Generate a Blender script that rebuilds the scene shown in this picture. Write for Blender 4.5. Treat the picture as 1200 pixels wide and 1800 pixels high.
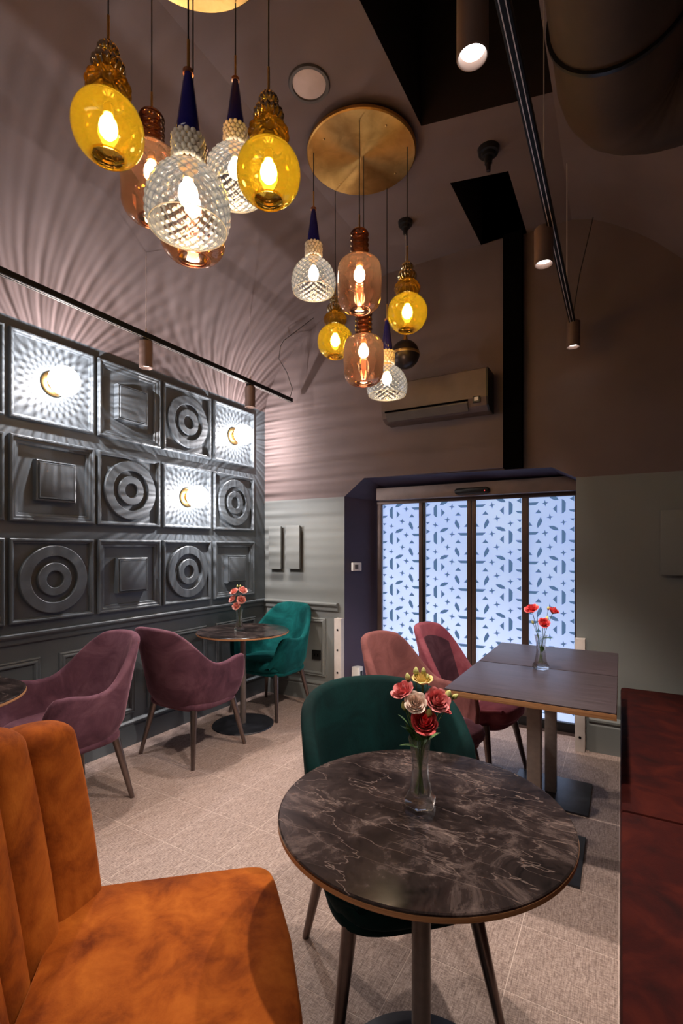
import bpy, bmesh, math, random
from mathutils import Vector, Matrix
PI = math.pi
random.seed(7)
scene = bpy.context.scene
for o in list(bpy.data.objects): bpy.data.objects.remove(o)

# ------------------------------------------------------------------ camera
CAMX, CAMZ, YAW = 3.052, 1.413, math.atan(491/858.)
cd = bpy.data.cameras.new('camera'); cam = bpy.data.objects.new('camera', cd)
scene.collection.objects.link(cam); scene.camera = cam
cam.location = (CAMX, 0, CAMZ); cam.rotation_euler = (PI/2, 0, YAW)
cd.sensor_fit = 'HORIZONTAL'; cd.sensor_width = 36; cd.lens = 36*858/1200
cd.shift_y = 62/1200; cd.clip_start = .02
# ------------------------------------------------------------------ world, exposure
w = bpy.data.worlds.new('world'); scene.world = w; w.use_nodes = True
w.node_tree.nodes['Background'].inputs[0].default_value = (.45, .6, 1, 1)
w.node_tree.nodes['Background'].inputs[1].default_value = .25
vs = scene.view_settings
vs.view_transform = 'Standard'; vs.look = 'None'; vs.gamma = 1; vs.use_curve_mapping = False
vs.exposure = 0.35

WALL_LAMP = 112.0      # watts of each ribbed wall globe
BULB = 39.0          # emission of the pendant bulbs
C = scene.collection

def area(name, loc, rot, sx, sy, power, col):
    l = bpy.data.lights.new(name, 'AREA'); l.shape = 'RECTANGLE'; l.size = sx; l.size_y = sy
    l.energy = power; l.color = col
    o = bpy.data.objects.new(name, l); C.objects.link(o); o.location = loc; o.rotation_euler = rot
    return o
# added soft fill in place of the presumed pendants behind the camera
area('room_fill', (1.9, -1.5, 3.3), (0, 0, 0), 1.6, 1.6, 27, (1, .84, .74))

def spot(loc, target, power, angle, blend=.5, col=(1, .88, .78), r=.03):
    l = bpy.data.lights.new('spot_beam', 'SPOT'); l.energy = power; l.spot_size = math.radians(angle)
    l.spot_blend = blend; l.color = col; l.shadow_soft_size = r
    o = bpy.data.objects.new('spot_beam', l); C.objects.link(o); o.location = loc
    o.rotation_euler = (Vector(target)-Vector(loc)).to_track_quat('-Z', 'Y').to_euler()

# ------------------------------------------------------------------ materials
def nt(name):
    m = bpy.data.materials.new(name); m.use_nodes = True
    t = m.node_tree
    return m, t, t.nodes['Principled BSDF']
def setp(b, **k):
    for n, v in k.items():
        b.inputs[n.replace('_', ' ')].default_value = v
def ramp(t, fac, stops):
    r = t.nodes.new('ShaderNodeValToRGB'); e = r.color_ramp.elements
    while len(e) < len(stops): e.new(.5)
    for x, (p, c) in zip(e, stops):
        x.position = p; x.color = (*c, 1)
    t.links.new(fac, r.inputs[0]); return r.outputs[0]
def noise(t, scale, detail=4, dist=0, vec=None, rough=.55):
    n = t.nodes.new('ShaderNodeTexNoise'); n.inputs['Scale'].default_value = scale
    n.inputs['Detail'].default_value = detail; n.inputs['Distortion'].default_value = dist
    n.inputs['Roughness'].default_value = rough
    if vec is not None: t.links.new(vec, n.inputs['Vector'])
    return n.outputs['Fac']
def coord(t, sc=(1, 1, 1), kind='Object', rot=(0, 0, 0)):
    c = t.nodes.new('ShaderNodeTexCoord'); m = t.nodes.new('ShaderNodeMapping')
    m.inputs['Scale'].default_value = sc; m.inputs['Rotation'].default_value = rot
    t.links.new(c.outputs[kind], m.inputs[0]); return m.outputs[0]
def bump(t, b, h, s, d=.01):
    n = t.nodes.new('ShaderNodeBump'); n.inputs['Strength'].default_value = s; n.inputs['Distance'].default_value = d
    t.links.new(h, n.inputs['Height']); t.links.new(n.outputs[0], b.inputs['Normal'])
def simple(name, col, rough=.5, metal=0, var=.12, scale=8, bmp=0.0, bs=200):
    m, t, b = nt(name)
    v = coord(t)
    c = ramp(t, noise(t, scale, 4, 0, v), [(.3, tuple(x*(1-var) for x in col)), (.7, tuple(min(1, x*(1+var)) for x in col))])
    t.links.new(c, b.inputs['Base Color']); setp(b, Roughness=rough, Metallic=metal)
    if bmp: bump(t, b, noise(t, bs, 2, 0, v), bmp, .002)
    return m
def emis(name, col, s):
    m, t, b = nt(name); setp(b, Base_Color=(*col, 1), Emission_Color=(*col, 1), Emission_Strength=s); return m

def velvet(name, dark, mid, light, sheen=.7, sc=5, ds=1.0):
    m, t, b = nt(name)
    v = coord(t, (1, 1, 1))
    n1 = noise(t, sc, 6, ds, v, .62)
    c = ramp(t, n1, [(.30, dark), (.5, mid), (.72, light)])
    t.links.new(c, b.inputs['Base Color'])
    setp(b, Roughness=.85, Specular_IOR_Level=.15, Sheen_Weight=sheen, Sheen_Roughness=.35)
    b.inputs['Sheen Tint'].default_value = (*[min(1, x*2.2+.05) for x in light], 1)
    v2 = coord(t, (260, 260, 90))
    bump(t, b, noise(t, 1, 2, 0, v2), .25, .002)
    return m
M = {}
M['purple'] = velvet('purple_velvet', (.055, .021, .032), (.100, .040, .058), (.165, .075, .098))
M['pink'] = velvet('pink_velvet', (.12, .025, .042), (.19, .045, .062), (.27, .08, .10))
M['rosebrown'] = velvet('rose_brown_velvet', (.10, .035, .035), (.16, .058, .055), (.24, .09, .085))
M['teal'] = velvet('teal_velvet', (.000, .036, .037), (.002, .070, .070), (.006, .135, .130), .5)
M['teal_shaded'] = velvet('shaded_teal_velvet', (.0004, .009, .009), (.001, .015, .015), (.002, .028, .027), .15)  # same teal fabric, the weaker light on the near chair put into its colour
M['orange'] = velvet('orange_velvet', (.12, .020, .002), (.29, .066, .006), (.45, .125, .014), .4, 9, .35)
M['red'] = velvet('dark_red_velvet', (.014, .001, .0008), (.030, .002, .001), (.058, .006, .002), .02, 6)
M['orange_base'] = simple('orange_piping', (.35, .10, .02), .8)

def grain_wood(name, a, bcol, sc=(3, 60, 3), rough=.45):
    m, t, b = nt(name)
    n = noise(t, 1, 5, .4, coord(t, sc))
    t.links.new(ramp(t, n, [(.35, a), (.65, bcol)]), b.inputs['Base Color']); setp(b, Roughness=rough)
    bump(t, b, n, .12, .002)
    return m
M['darkwood'] = grain_wood('dark_wood_top', (.030, .020, .022), (.060, .042, .048), (6, 130, 6), .38)
M['ply'] = grain_wood('plywood_edge', (.30, .13, .05), (.50, .25, .11), (4, 4, 300), .5)

def marble():
    m, t, b = nt('dark_marble')
    v = coord(t, (1, 1, 1))
    base = ramp(t, noise(t, 7, 10, .6, v, .80), [(.38, (.005, .0035, .0035)), (.52, (.024, .016, .015)), (.68, (.115, .084, .076))])
    def vein(scale, rot, sc, wid, dist):
        vv = coord(t, sc, 'Object', (0, 0, rot))
        n = noise(t, scale, 5, dist, vv, .5)
        s = t.nodes.new('ShaderNodeMath'); s.operation = 'SUBTRACT'; s.inputs[1].default_value = .5; t.links.new(n, s.inputs[0])
        a = t.nodes.new('ShaderNodeMath'); a.operation = 'ABSOLUTE'; t.links.new(s.outputs[0], a.inputs[0])
        return ramp(t, a.outputs[0], [(0, (1, 1, 1)), (wid, (0, 0, 0))])
    def mul(x, y):
        q = t.nodes.new('ShaderNodeMath'); q.operation = 'MULTIPLY'; t.links.new(x, q.inputs[0]); t.links.new(y, q.inputs[1]); return q.outputs[0]
    m1 = noise(t, 7, 4, .5, v); m1 = ramp(t, m1, [(.42, (0, 0, 0)), (.62, (1, 1, 1))])
    v1 = vein(2.6, .5, (1, 3.4, 1), .006, .10); v2 = vein(3.0, -.35, (.9, 2.6, 1), .0035, .1)
    ad = t.nodes.new('ShaderNodeMath'); ad.operation = 'MAXIMUM'
    t.links.new(mul(v1, m1), ad.inputs[0]); t.links.new(v2, ad.inputs[1])
    sc = t.nodes.new('ShaderNodeMath'); sc.operation = 'MULTIPLY'; sc.inputs[1].default_value = .6; t.links.new(ad.outputs[0], sc.inputs[0])
    mx = t.nodes.new('ShaderNodeMixRGB'); t.links.new(sc.outputs[0], mx.inputs[0]); t.links.new(base, mx.inputs[1])
    mx.inputs[2].default_value = (.23, .17, .15, 1)
    t.links.new(mx.outputs[0], b.inputs['Base Color']); setp(b, Roughness=.16, Specular_IOR_Level=.5)
    return m
M['marble'] = marble()

def tile_mat():
    m, t, b = nt('woven_floor_tile')
    oi = t.nodes.new('ShaderNodeObjectInfo')
    n = noise(t, 1, 3, .6, coord(t, (300, 22, 1), 'Object', (0, 0, .0)), .6)
    n2 = noise(t, 1, 3, .6, coord(t, (60, 240, 1)), .6)
    a = t.nodes.new('ShaderNodeMath'); a.operation = 'ADD'; t.links.new(n, a.inputs[0]); t.links.new(n2, a.inputs[1])
    h = t.nodes.new('ShaderNodeMath'); h.operation = 'MULTIPLY'; h.inputs[1].default_value = .5; t.links.new(a.outputs[0], h.inputs[0])
    c = ramp(t, h.outputs[0], [(.38, (.175, .12, .10)), (.5, (.33, .24, .205)), (.62, (.52, .40, .345))])
    mx = t.nodes.new('ShaderNodeMixRGB'); mx.blend_type = 'MULTIPLY'; mx.inputs[0].default_value = 1
    rr = ramp(t, oi.outputs['Random'], [(0, (.965, .965, .965)), (1, (1, 1, 1))])
    t.links.new(c, mx.inputs[1]); t.links.new(rr, mx.inputs[2])
    t.links.new(mx.outputs[0], b.inputs['Base Color']); setp(b, Roughness=.55, Specular_IOR_Level=.35)
    bump(t, b, h.outputs[0], .15, .002)
    return m
M['tile'] = tile_mat()
M['grout'] = simple('grout', (.62, .50, .44), .9)
M['brown'] = simple('brown_plaster', (.150, .106, .100), .75, 0, .10, 2.5, .15, 90)
M['greypaint'] = simple('grey_green_paint', (.205, .215, .205), .6, 0, .06, 2, .08, 120)
M['panelpaint'] = simple('dark_slate_paint', (.105, .122, .136), .40, 0, .08, 3, .1, 150)
M['violet'] = simple('dark_violet_paint', (.060, .048, .085), .6, 0, .1, 3, .1, 120)
M['shaft'] = simple('shaded_shaft_wall', (.035, .022, .020), .8)  # ceiling plaster darkened: the unlit look of the shafts is in the colour
M['black'] = simple('black_metal', (.012, .011, .011), .4, .2)
M['railmat'] = simple('black_rail_paint', (.006, .006, .007), .55)
M['railmat'].node_tree.nodes['Principled BSDF'].inputs['Specular IOR Level'].default_value = .2
M['blackmatt'] = simple('black_matt', (.003, .0025, .0025), 1)
M['blackmatt'].node_tree.nodes['Principled BSDF'].inputs['Specular IOR Level'].default_value = 0
M['brownmetal'] = simple('brown_lacquer', (.16, .10, .08), .5, .3)
M['bronze'] = simple('bronze_frame', (.10, .065, .055), .42, .5)
M['header'] = simple('taupe_door_header', (.22, .16, .14), .45, .3)
M['brass'] = simple('brass', (.80, .52, .20), .32, 1, .1, 5)
M['copper'] = simple('copper', (.75, .35, .18), .3, 1)
M['gold_tube'] = simple('brushed_gold', (.85, .55, .18), .3, 1)
M['leg'] = simple('gunmetal_leg', (.20, .155, .14), .28, .9, .1, 30)
M['pole'] = simple('grey_powder_coat', (.36, .31, .28), .42, .3, .1, 40, .3, 500)
M['pole_dark'] = simple('dark_grey_powder_coat', (.20, .165, .15), .38, .5, .1, 40, .3, 500)
M['plate'] = simple('black_slate_plate', (.03, .032, .04), .35, .3, .5, 10)
M['steel'] = simple('steel_wire', (.75, .66, .60), .45, .3)
M['white'] = simple('white_enamel', (.62, .55, .50), .5)
M['whiteplastic'] = simple('white_plastic', (.75, .72, .68), .45)
M['ac'] = simple('taupe_air_conditioner', (.12, .082, .07), .5)
M['ductmat'] = simple('dusty_brown_foil', (.055, .030, .014), .7, .0, .25, 4, .5, 12)
M['spk'] = simple('speaker_cloth', (.62, .50, .47), .9)
M['lens'] = emis('lit_spot_lens', (1, .95, .9), 5)
M['ringgrey'] = simple('grey_trim', (.10, .085, .08), .5)
M['ball'] = simple('dark_metal_ball', (.06, .045, .04), .35, .8, .4, 6)
def brushed():
    m, t, b = nt('brushed_brass_disc')
    v = coord(t); 
    n = noise(t, 9, 5, .5, v)
    t.links.new(ramp(t, n, [(.3, (.62, .32, .08)), (.7, (.90, .52, .16))]), b.inputs['Base Color'])
    setp(b, Metallic=1, Roughness=.36, Anisotropic=.85)
    tg = t.nodes.new('ShaderNodeTangent'); tg.direction_type = 'RADIAL'; tg.axis = 'Z'
    t.links.new(tg.outputs[0], b.inputs['Tangent'])
    return m
M['disc'] = brushed()

def thin_glass(name, tint, trans=.6, scat=.25, scol=None, rough=.05, bumpy=0):
    """thin coloured glass: mostly clear, a little light scattered in the wall, mirror reflections by Fresnel"""
    m = bpy.data.materials.new(name); m.use_nodes = True; t = m.node_tree; t.nodes.clear()
    out = t.nodes.new('ShaderNodeOutputMaterial')
    tr = t.nodes.new('ShaderNodeBsdfTransparent'); tr.inputs[0].default_value = (*tint, 1)
    tl = t.nodes.new('ShaderNodeBsdfTranslucent'); tl.inputs[0].default_value = (*(scol or tint), 1)
    gl = t.nodes.new('ShaderNodeBsdfGlossy'); gl.inputs['Roughness'].default_value = rough
    gl.inputs[0].default_value = (*[min(1, .4+.6*x) for x in tint], 1)
    lw = t.nodes.new('ShaderNodeLayerWeight'); lw.inputs[0].default_value = .38
    m1 = t.nodes.new('ShaderNodeMixShader'); m1.inputs[0].default_value = scat
    t.links.new(tr.outputs[0], m1.inputs[1]); t.links.new(tl.outputs[0], m1.inputs[2])
    m2 = t.nodes.new('ShaderNodeMixShader'); t.links.new(lw.outputs['Fresnel'], m2.inputs[0])
    t.links.new(m1.outputs[0], m2.inputs[1]); t.links.new(gl.outputs[0], m2.inputs[2])
    t.links.new(m2.outputs[0], out.inputs[0])
    return m
M['amber'] = thin_glass('amber_glass', (.86, .66, .13), scat=.09, scol=(1, .72, .04))
M['amber_rib'] = thin_glass('ribbed_amber_glass', (.62, .46, .12), scat=.12, scol=(.9, .62, .12), rough=.08)
M['smoke'] = thin_glass('rose_brown_glass', (.76, .52, .42), scat=.05, scol=(.95, .58, .42))
M['smoke_rib'] = thin_glass('ribbed_brown_glass', (.50, .25, .13), scat=.10, scol=(.7, .32, .14), rough=.08)
M['rimglass'] = thin_glass('bright_glass_rim', (.9, .86, .8), scat=.6, scol=(1, .92, .82), rough=.1)
M['silver'] = thin_glass('cut_grey_crystal', (.70, .73, .82), scat=.08, scol=(.70, .80, 1), rough=.18)
def cut_pattern(m):
    # lozenges cut in the dome: thin clear facets between thicker blue-grey ridges
    t = m.node_tree; c = t.nodes.new('ShaderNodeTexCoord'); sp = t.nodes.new('ShaderNodeSeparateXYZ'); t.links.new(c.outputs['Object'], sp.inputs[0])
    def f(op, a, b=None):
        n = t.nodes.new('ShaderNodeMath'); n.operation = op
        for i, v in enumerate((a, b)):
            if v is None: continue
            if isinstance(v, (int, float)): n.inputs[i].default_value = v
            else: t.links.new(v, n.inputs[i])
        return n.outputs[0]
    th = f('MULTIPLY', f('ARCTAN2', sp.outputs[1], sp.outputs[0]), 11); k = f('MULTIPLY', sp.outputs[2], 110)
    d = f('MULTIPLY', f('ABSOLUTE', f('SINE', f('ADD', th, k))), f('ABSOLUTE', f('SINE', f('SUBTRACT', th, k))))
    tr = [n for n in t.nodes if n.type == 'BSDF_TRANSPARENT'][0]; mx = [n for n in t.nodes if n.type == 'MIX_SHADER'][0]
    col = ramp(t, d, [(.02, (.13, .17, .28)), (.30, (.46, .52, .72)), (.75, (.93, .94, 1))])
    t.links.new(col, tr.inputs[0])
cut_pattern(M['silver'])
M['beads'] = simple('cream_glass_beads', (.95, .86, .74), .12)
M['cobalt'] = simple('cobalt_glass', (.012, .012, .16), .08, 0)
M['bulb'] = emis('glowing_bulb', (1, .74, .42), BULB)
def ribbed_globe():
    m = bpy.data.materials.new('lit_ribbed_globe'); m.use_nodes = True; t = m.node_tree; t.nodes.clear()
    out = t.nodes.new('ShaderNodeOutputMaterial'); tr = t.nodes.new('ShaderNodeBsdfTransparent')
    e = t.nodes.new('ShaderNodeEmission'); e.inputs[0].default_value = (1, .95, .92, 1); e.inputs[1].default_value = 7
    mx = t.nodes.new('ShaderNodeMixShader'); mx.inputs[0].default_value = .5
    t.links.new(tr.outputs[0], mx.inputs[1]); t.links.new(e.outputs[0], mx.inputs[2]); t.links.new(mx.outputs[0], out.inputs[0])
    return m
M['globe'] = ribbed_globe()
def clear_glass():
    m, t, b = nt('clear_vase_glass'); setp(b, Base_Color=(.97, .97, .96, 1), Roughness=.01, Transmission_Weight=1, IOR=1.35)
    tr = t.nodes.new('ShaderNodeBsdfTransparent'); mx = t.nodes.new('ShaderNodeMixShader'); mx.inputs[0].default_value = .22
    o = t.nodes['Material Output']; t.links.new(b.outputs[0], mx.inputs[1]); t.links.new(tr.outputs[0], mx.inputs[2]); t.links.new(mx.outputs[0], o.inputs[0])
    return m
M['glass'] = clear_glass()
def petal(name, a, bcol):
    m, t, b = nt(name); n = noise(t, 60, 3, .5, coord(t))
    t.links.new(ramp(t, n, [(.3, a), (.7, bcol)]), b.inputs['Base Color']); setp(b, Roughness=.6, Subsurface_Weight=.15, Subsurface_Radius=(.01, .005, .004))
    return m
M['p_pink'] = petal('pink_petal', (.62, .13, .15), (.85, .32, .30))
M['p_coral'] = petal('coral_petal', (.60, .04, .05), (.82, .12, .12))
M['p_white'] = petal('cream_white_petal', (.80, .58, .48), (.95, .80, .70))
M['p_yellow'] = petal('yellow_petal', (.70, .50, .16), (.92, .74, .34))
M['p_bud'] = petal('yellow_green_bud', (.42, .42, .10), (.70, .66, .28))
M['p_salmon'] = petal('salmon_petal', (.75, .25, .20), (.95, .48, .40))
M['leafm'] = petal('green_leaf', (.03, .09, .015), (.09, .20, .04))
M['stem'] = petal('green_stem', (.05, .10, .02), (.12, .18, .04))
def pane_mat():
    m, t, b = nt('frosted_daylit_pane')
    v = coord(t)
    n = noise(t, 1.5, 3, .3, v)
    c = ramp(t, n, [(.3, (.40, .56, .98)), (.7, (.52, .68, 1.0))])
    t.links.new(c, b.inputs['Emission Color']); setp(b, Base_Color=(.5, .6, .8, 1), Roughness=.10, Emission_Strength=.62)
    return m
M['pane'] = pane_mat()
M['film'] = emis('daylit_slate_film', (.10, .17, .27), .62)
M['film'].node_tree.nodes['Principled BSDF'].inputs['Roughness'].default_value = .15

# ------------------------------------------------------------------ mesh helpers
def link(name, bm, mat, parent=None, smooth=35, loc=None, rot=None):
    me = bpy.data.meshes.new(name)
    bmesh.ops.recalc_face_normals(bm, faces=bm.faces[:])
    bm.to_mesh(me); bm.free()
    for mm in (mat if isinstance(mat, list) else [mat]): me.materials.append(mm)
    if smooth:
        for p in me.polygons: p.use_smooth = True
        me.set_sharp_from_angle(angle=math.radians(smooth))
    o = bpy.data.objects.new(name, me); C.objects.link(o)
    if parent: o.parent = parent
    if loc: o.location = loc
    if rot: o.rotation_euler = rot
    return o
def thing(name, label, cat, loc=(0, 0, 0), rz=0, group=None):
    o = bpy.data.objects.new(name, None); C.objects.link(o); o.empty_display_size = .1
    o.location = loc; o.rotation_euler = (0, 0, rz); o['label'] = label; o['category'] = cat
    if group: o['group'] = group
    return o
def tag(o, label, cat, group=None):
    o['label'] = label; o['category'] = cat
    if group: o['group'] = group
    return o
def struct(o): o['kind'] = 'structure'; return o
def copy_tree(o, parent=None):
    c = o.copy(); C.objects.link(c)
    if parent: c.parent = parent
    for ch in list(o.children):
        if not ch.name.startswith('cord'): copy_tree(ch, c)
    return c
def box(bm, x0, x1, y0, y1, z0, z1, bev=0, mi=0):
    vs_ = [bm.verts.new((x, y, z)) for x in (x0, x1) for y in (y0, y1) for z in (z0, z1)]
    idx = [(0, 1, 3, 2), (4, 6, 7, 5), (0, 4, 5, 1), (2, 3, 7, 6), (0, 2, 6, 4), (1, 5, 7, 3)]
    fs = [bm.faces.new([vs_[i] for i in f]) for f in idx]
    for f in fs: f.material_index = mi
    if bev:
        es = list({e for f in fs for e in f.edges})
        bmesh.ops.bevel(bm, geom=es, offset=bev, segments=2, profile=.6, affect='EDGES')
    return bm
def B(x0, x1, y0, y1, z0, z1, bev=0): return box(bmesh.new(), x0, x1, y0, y1, z0, z1, bev)
def lathe(prof, seg=32, bm=None, fn=None, close=True, ox=0, oy=0):
    bm = bm or bmesh.new(); rings = []
    for (r, z) in prof:
        if r < 1e-6: rings.append([bm.verts.new((ox, oy, z))]); continue
        ring = []
        for k in range(seg):
            a = 2*PI*k/seg; rr = r*(fn(a, z) if fn else 1)
            ring.append(bm.verts.new((ox+rr*math.cos(a), oy+rr*math.sin(a), z)))
        rings.append(ring)
    for a, b in zip(rings, rings[1:]):
        if len(a) == 1 and len(b) == 1: continue
        for k in range(seg):
            j = (k+1) % seg
            if len(a) == 1: bm.faces.new((a[0], b[k], b[j]))
            elif len(b) == 1: bm.faces.new((a[k], b[0], a[j]))
            else: bm.faces.new((a[k], b[k], b[j], a[j]))
    return bm
def tube(pts, r, seg=8, bm=None, cap=True):
    """tube through points; r a number or a list"""
    bm = bm or bmesh.new(); pts = [Vector(p) for p in pts]; n = len(pts)
    rs = r if isinstance(r, (list, tuple)) else [r]*n
    t0 = (pts[1]-pts[0]).normalized(); up = Vector((0, 0, 1)) if abs(t0.z) < .9 else Vector((1, 0, 0))
    u = t0.cross(up).normalized(); rings = []
    for i, p in enumerate(pts):
        t = (pts[min(i+1, n-1)]-pts[max(i-1, 0)]).normalized()
        u = (u-t*u.dot(t)).normalized(); v = t.cross(u)
        rings.append([bm.verts.new(p+(u*math.cos(2*PI*k/seg)+v*math.sin(2*PI*k/seg))*rs[i]) for k in range(seg)])
    for a, b in zip(rings, rings[1:]):
        for k in range(seg): bm.faces.new((a[k], a[(k+1) % seg], b[(k+1) % seg], b[k]))
    if cap: bm.faces.new(rings[0][::-1]); bm.faces.new(rings[-1])
    return bm
def ball(r, c=(0, 0, 0), seg=12, rings=8, bm=None, sc=(1, 1, 1)):
    bm = bm or bmesh.new()
    m = Matrix.Translation(c) @ Matrix.Diagonal((*sc, 1))
    bmesh.ops.create_uvsphere(bm, u_segments=seg, v_segments=rings, radius=r, matrix=m)
    return bm
def poly(bm, pts, mi=0):
    f = bm.faces.new([bm.verts.new(p) for p in pts]); f.material_index = mi; return f
def sweep_loop(bm, corners, prof):
    """mitred moulding on the wall: corners (list of 4 (u,v) ccw), prof list of (inset, height); returns fn verts in (u,v,h)"""
    (u0, v0), (u1, v1) = corners; rings = []
    for (i, h) in prof:
        rings.append([(u0+i, v0+i, h), (u1-i, v0+i, h), (u1-i, v1-i, h), (u0+i, v1-i, h)])
    return rings
def wallframe(bm, y0, y1, z0, z1, prof, plane='x', at=0.0):
    """closed rectangular moulding; plane x: lies on x=at looking to +x ; plane y: on y=at looking to -y"""
    rings = sweep_loop(bm, ((y0, z0), (y1, z1)), prof)
    R = [[bm.verts.new((at+h, u, v) if plane == 'x' else (u, at-h, v)) for (u, v, h) in r] for r in rings]
    for a, b in zip(R, R[1:]):
        for k in range(4): bm.faces.new((a[k], a[(k+1) % 4], b[(k+1) % 4], b[k]))
    return bm
def extrude_y(bm, prof, y0, y1):
    a = [bm.verts.new((x, y0, z)) for x, z in prof]; b = [bm.verts.new((x, y1, z)) for x, z in prof]
    n = len(prof)
    for k in range(n): bm.faces.new((a[k], a[(k+1) % n], b[(k+1) % n], b[k]))
    bm.faces.new(a); bm.faces.new(b[::-1]); return bm
def extrude_x(bm, prof, x0, x1):
    a = [bm.verts.new((x0, y, z)) for y, z in prof]; b = [bm.verts.new((x1, y, z)) for y, z in prof]
    n = len(prof)
    for k in range(n): bm.faces.new((a[k], a[(k+1) % n], b[(k+1) % n], b[k]))
    bm.faces.new(a); bm.faces.new(b[::-1]); return bm

# ================================================================== ROOM SHELL
BW, YF, XR = 3.807, -2.6, 3.72
floor = struct(link('floor', B(0, XR, YF, 4.3, -.05, -.0006), M['grout'], None, 0))
tile_me = None
gx, gy, PX, PY = 2.7300, 1.610, .315, .310
for i in range(-9, 5):
    for j in range(-14, 9):
        x0, x1 = max(gx+(i-1)*PX, 0.0), min(gx+i*PX, XR); y0, y1 = max(gy+j*PY, YF), min(gy+(j+1)*PY, 4.3)
        if x1-x0 < .02 or y1-y0 < .02: continue
        full = (x1-x0 > PX-.001 and y1-y0 > PY-.001)
        cx, cy = (x0+x1)/2, (y0+y1)/2
        if full and tile_me:
            o = bpy.data.objects.new('tile', tile_me); C.objects.link(o); o.parent = floor
        else:
            hx, hy = (x1-x0)/2-.0014, (y1-y0)/2-.0014
            o = link('tile', B(-hx, hx, -hy, hy, -.012, 0, .0003), M['tile'], floor, 0)
            if full: tile_me = o.data
        o.location = (cx, cy, 0)

# left wall with recessed slate paint
o = struct(link('wall_left', B(-.12, 0, YF, BW, 0, 2.745), M['panelpaint'], None, 0)); WL = o
# vaulted ceiling : swept profile, flat middle with two open shafts
Lp = [(0, 2.745), (.03, 2.86), (.075, 2.97), (.145, 3.085), (.25, 3.2), (.376, 3.31), (.50, 3.405), (.631, 3.49), (.75, 3.55), (.873, 3.602), (1.0, 3.645), (1.18, 3.692), (1.352, 3.73)]
Rp = [(2.75, 3.73), (2.88, 3.69), (3.0, 3.62), (3.12, 3.535), (3.25, 3.42), (3.38, 3.28), (3.5, 3.13), (3.6, 2.96), (XR, 2.745)]
bm = bmesh.new()
def strip(P):
    a = [bm.verts.new((x, YF, z)) for x, z in P]; b = [bm.verts.new((x, BW+.02, z)) for x, z in P]
    for k in range(len(P)-1): bm.faces.new((a[k], a[k+1], b[k+1], b[k]))
strip(Lp)
CZ = 3.73
A0, A1, A2, A3 = (2.085, 1.15), (2.099, 2.548), (2.75, 2.690), (2.75, 1.15)
B0, B1, B2, B3 = (2.109, 3.037), (2.122, BW), (2.45, BW), (2.45, 3.12)
def P3(p, z=CZ): return (p[0], p[1], z)
poly(bm, [(1.352, YF, CZ), (2.085, YF, CZ), P3(A0), P3(A1), (1.352, 2.548, CZ)])
poly(bm, [(1.352, 2.548, CZ), P3(A1), P3(B0), (1.352, 3.037, CZ)])
poly(bm, [(1.352, 3.037, CZ), P3(B0), P3(B1), (1.352, BW, CZ)])
poly(bm, [P3(A1), P3(A2), (2.75, 3.195, CZ), P3(B3), P3(B0)])
poly(bm, [P3(B3), (2.75, 3.195, CZ), (2.75, BW, CZ), P3(B2)])
poly(bm, [(2.085, YF, CZ), (2.75, YF, CZ), P3(A3), P3(A0)])
strip(Rp)
struct(link('ceiling', bm, M['brown'], None, 30))
for Q in ([A0, A1, A2, A3], [B0, B1, B2, B3]):
    bm = bmesh.new(); n = 4
    for k in range(4):
        p, q = Q[k], Q[(k+1) % 4]
        poly(bm, [P3(p), P3(q), P3(q, CZ+.8), P3(p, CZ+.8)])
    poly(bm, [P3(q, CZ+.8) for q in Q])
    struct(link('ceiling_shaft', bm, M['shaft'], None, 0))
# back wall with door opening and splayed reveals
bm = bmesh.new()
F_ = [(.903, 0), (.903, 1.866), (1.103, 2.02), (2.62, 1.99), (2.777, 1.905), (2.777, 0)]
K_ = [(1.096, 0), (1.096, 1.84), (1.20, 1.93), (2.70, 1.93), (2.83, 1.86), (2.83, 0)]
def wy(p, y=BW): return (p[0], y, p[1])
poly(bm, [wy(p) for p in [(0, 0), (.903, 0), (.903, 1.866), (0, 1.866)]], 0)
poly(bm, [wy(p) for p in [(2.777, 0), (XR, 0), (XR, 1.905), (2.777, 1.905)]], 0)
poly(bm, [wy(p) for p in [(0, 1.866), (.903, 1.866), (1.103, 2.02), (1.103, 4.3), (0, 4.3)]], 1)
poly(bm, [wy(p) for p in [(1.103, 2.02), (2.62, 1.99), (2.62, 4.3), (1.103, 4.3)]], 1)
poly(bm, [wy(p) for p in [(2.62, 1.99), (2.777, 1.905), (XR, 1.905), (XR, 4.3), (2.62, 4.3)]], 1)
for k in range(5):
    poly(bm, [wy(F_[k]), wy(F_[k+1]), wy(K_[k+1], 4.16), wy(K_[k], 4.16)], 2)
WB = struct(link('wall_back', bm, [M['greypaint'], M['brown'], M['violet']], None, 0))
link('boxing_panel', B(1.23, 2.292, BW-.03, BW, 2.012, CZ+.0), M['brown'], WB, 0)
struct(link('wall_right', B(XR, XR+.1, YF, BW, 0, 2.745), M['greypaint'], None, 0))
struct(link('wall_front', B(0, XR, YF-.1, YF, 0, 4.3), M['greypaint'], None, 0))
struct(link('trim_1', B(2.292, 2.425, BW-.068, BW, 2.0, CZ), M['blackmatt'], None, 0))

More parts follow.
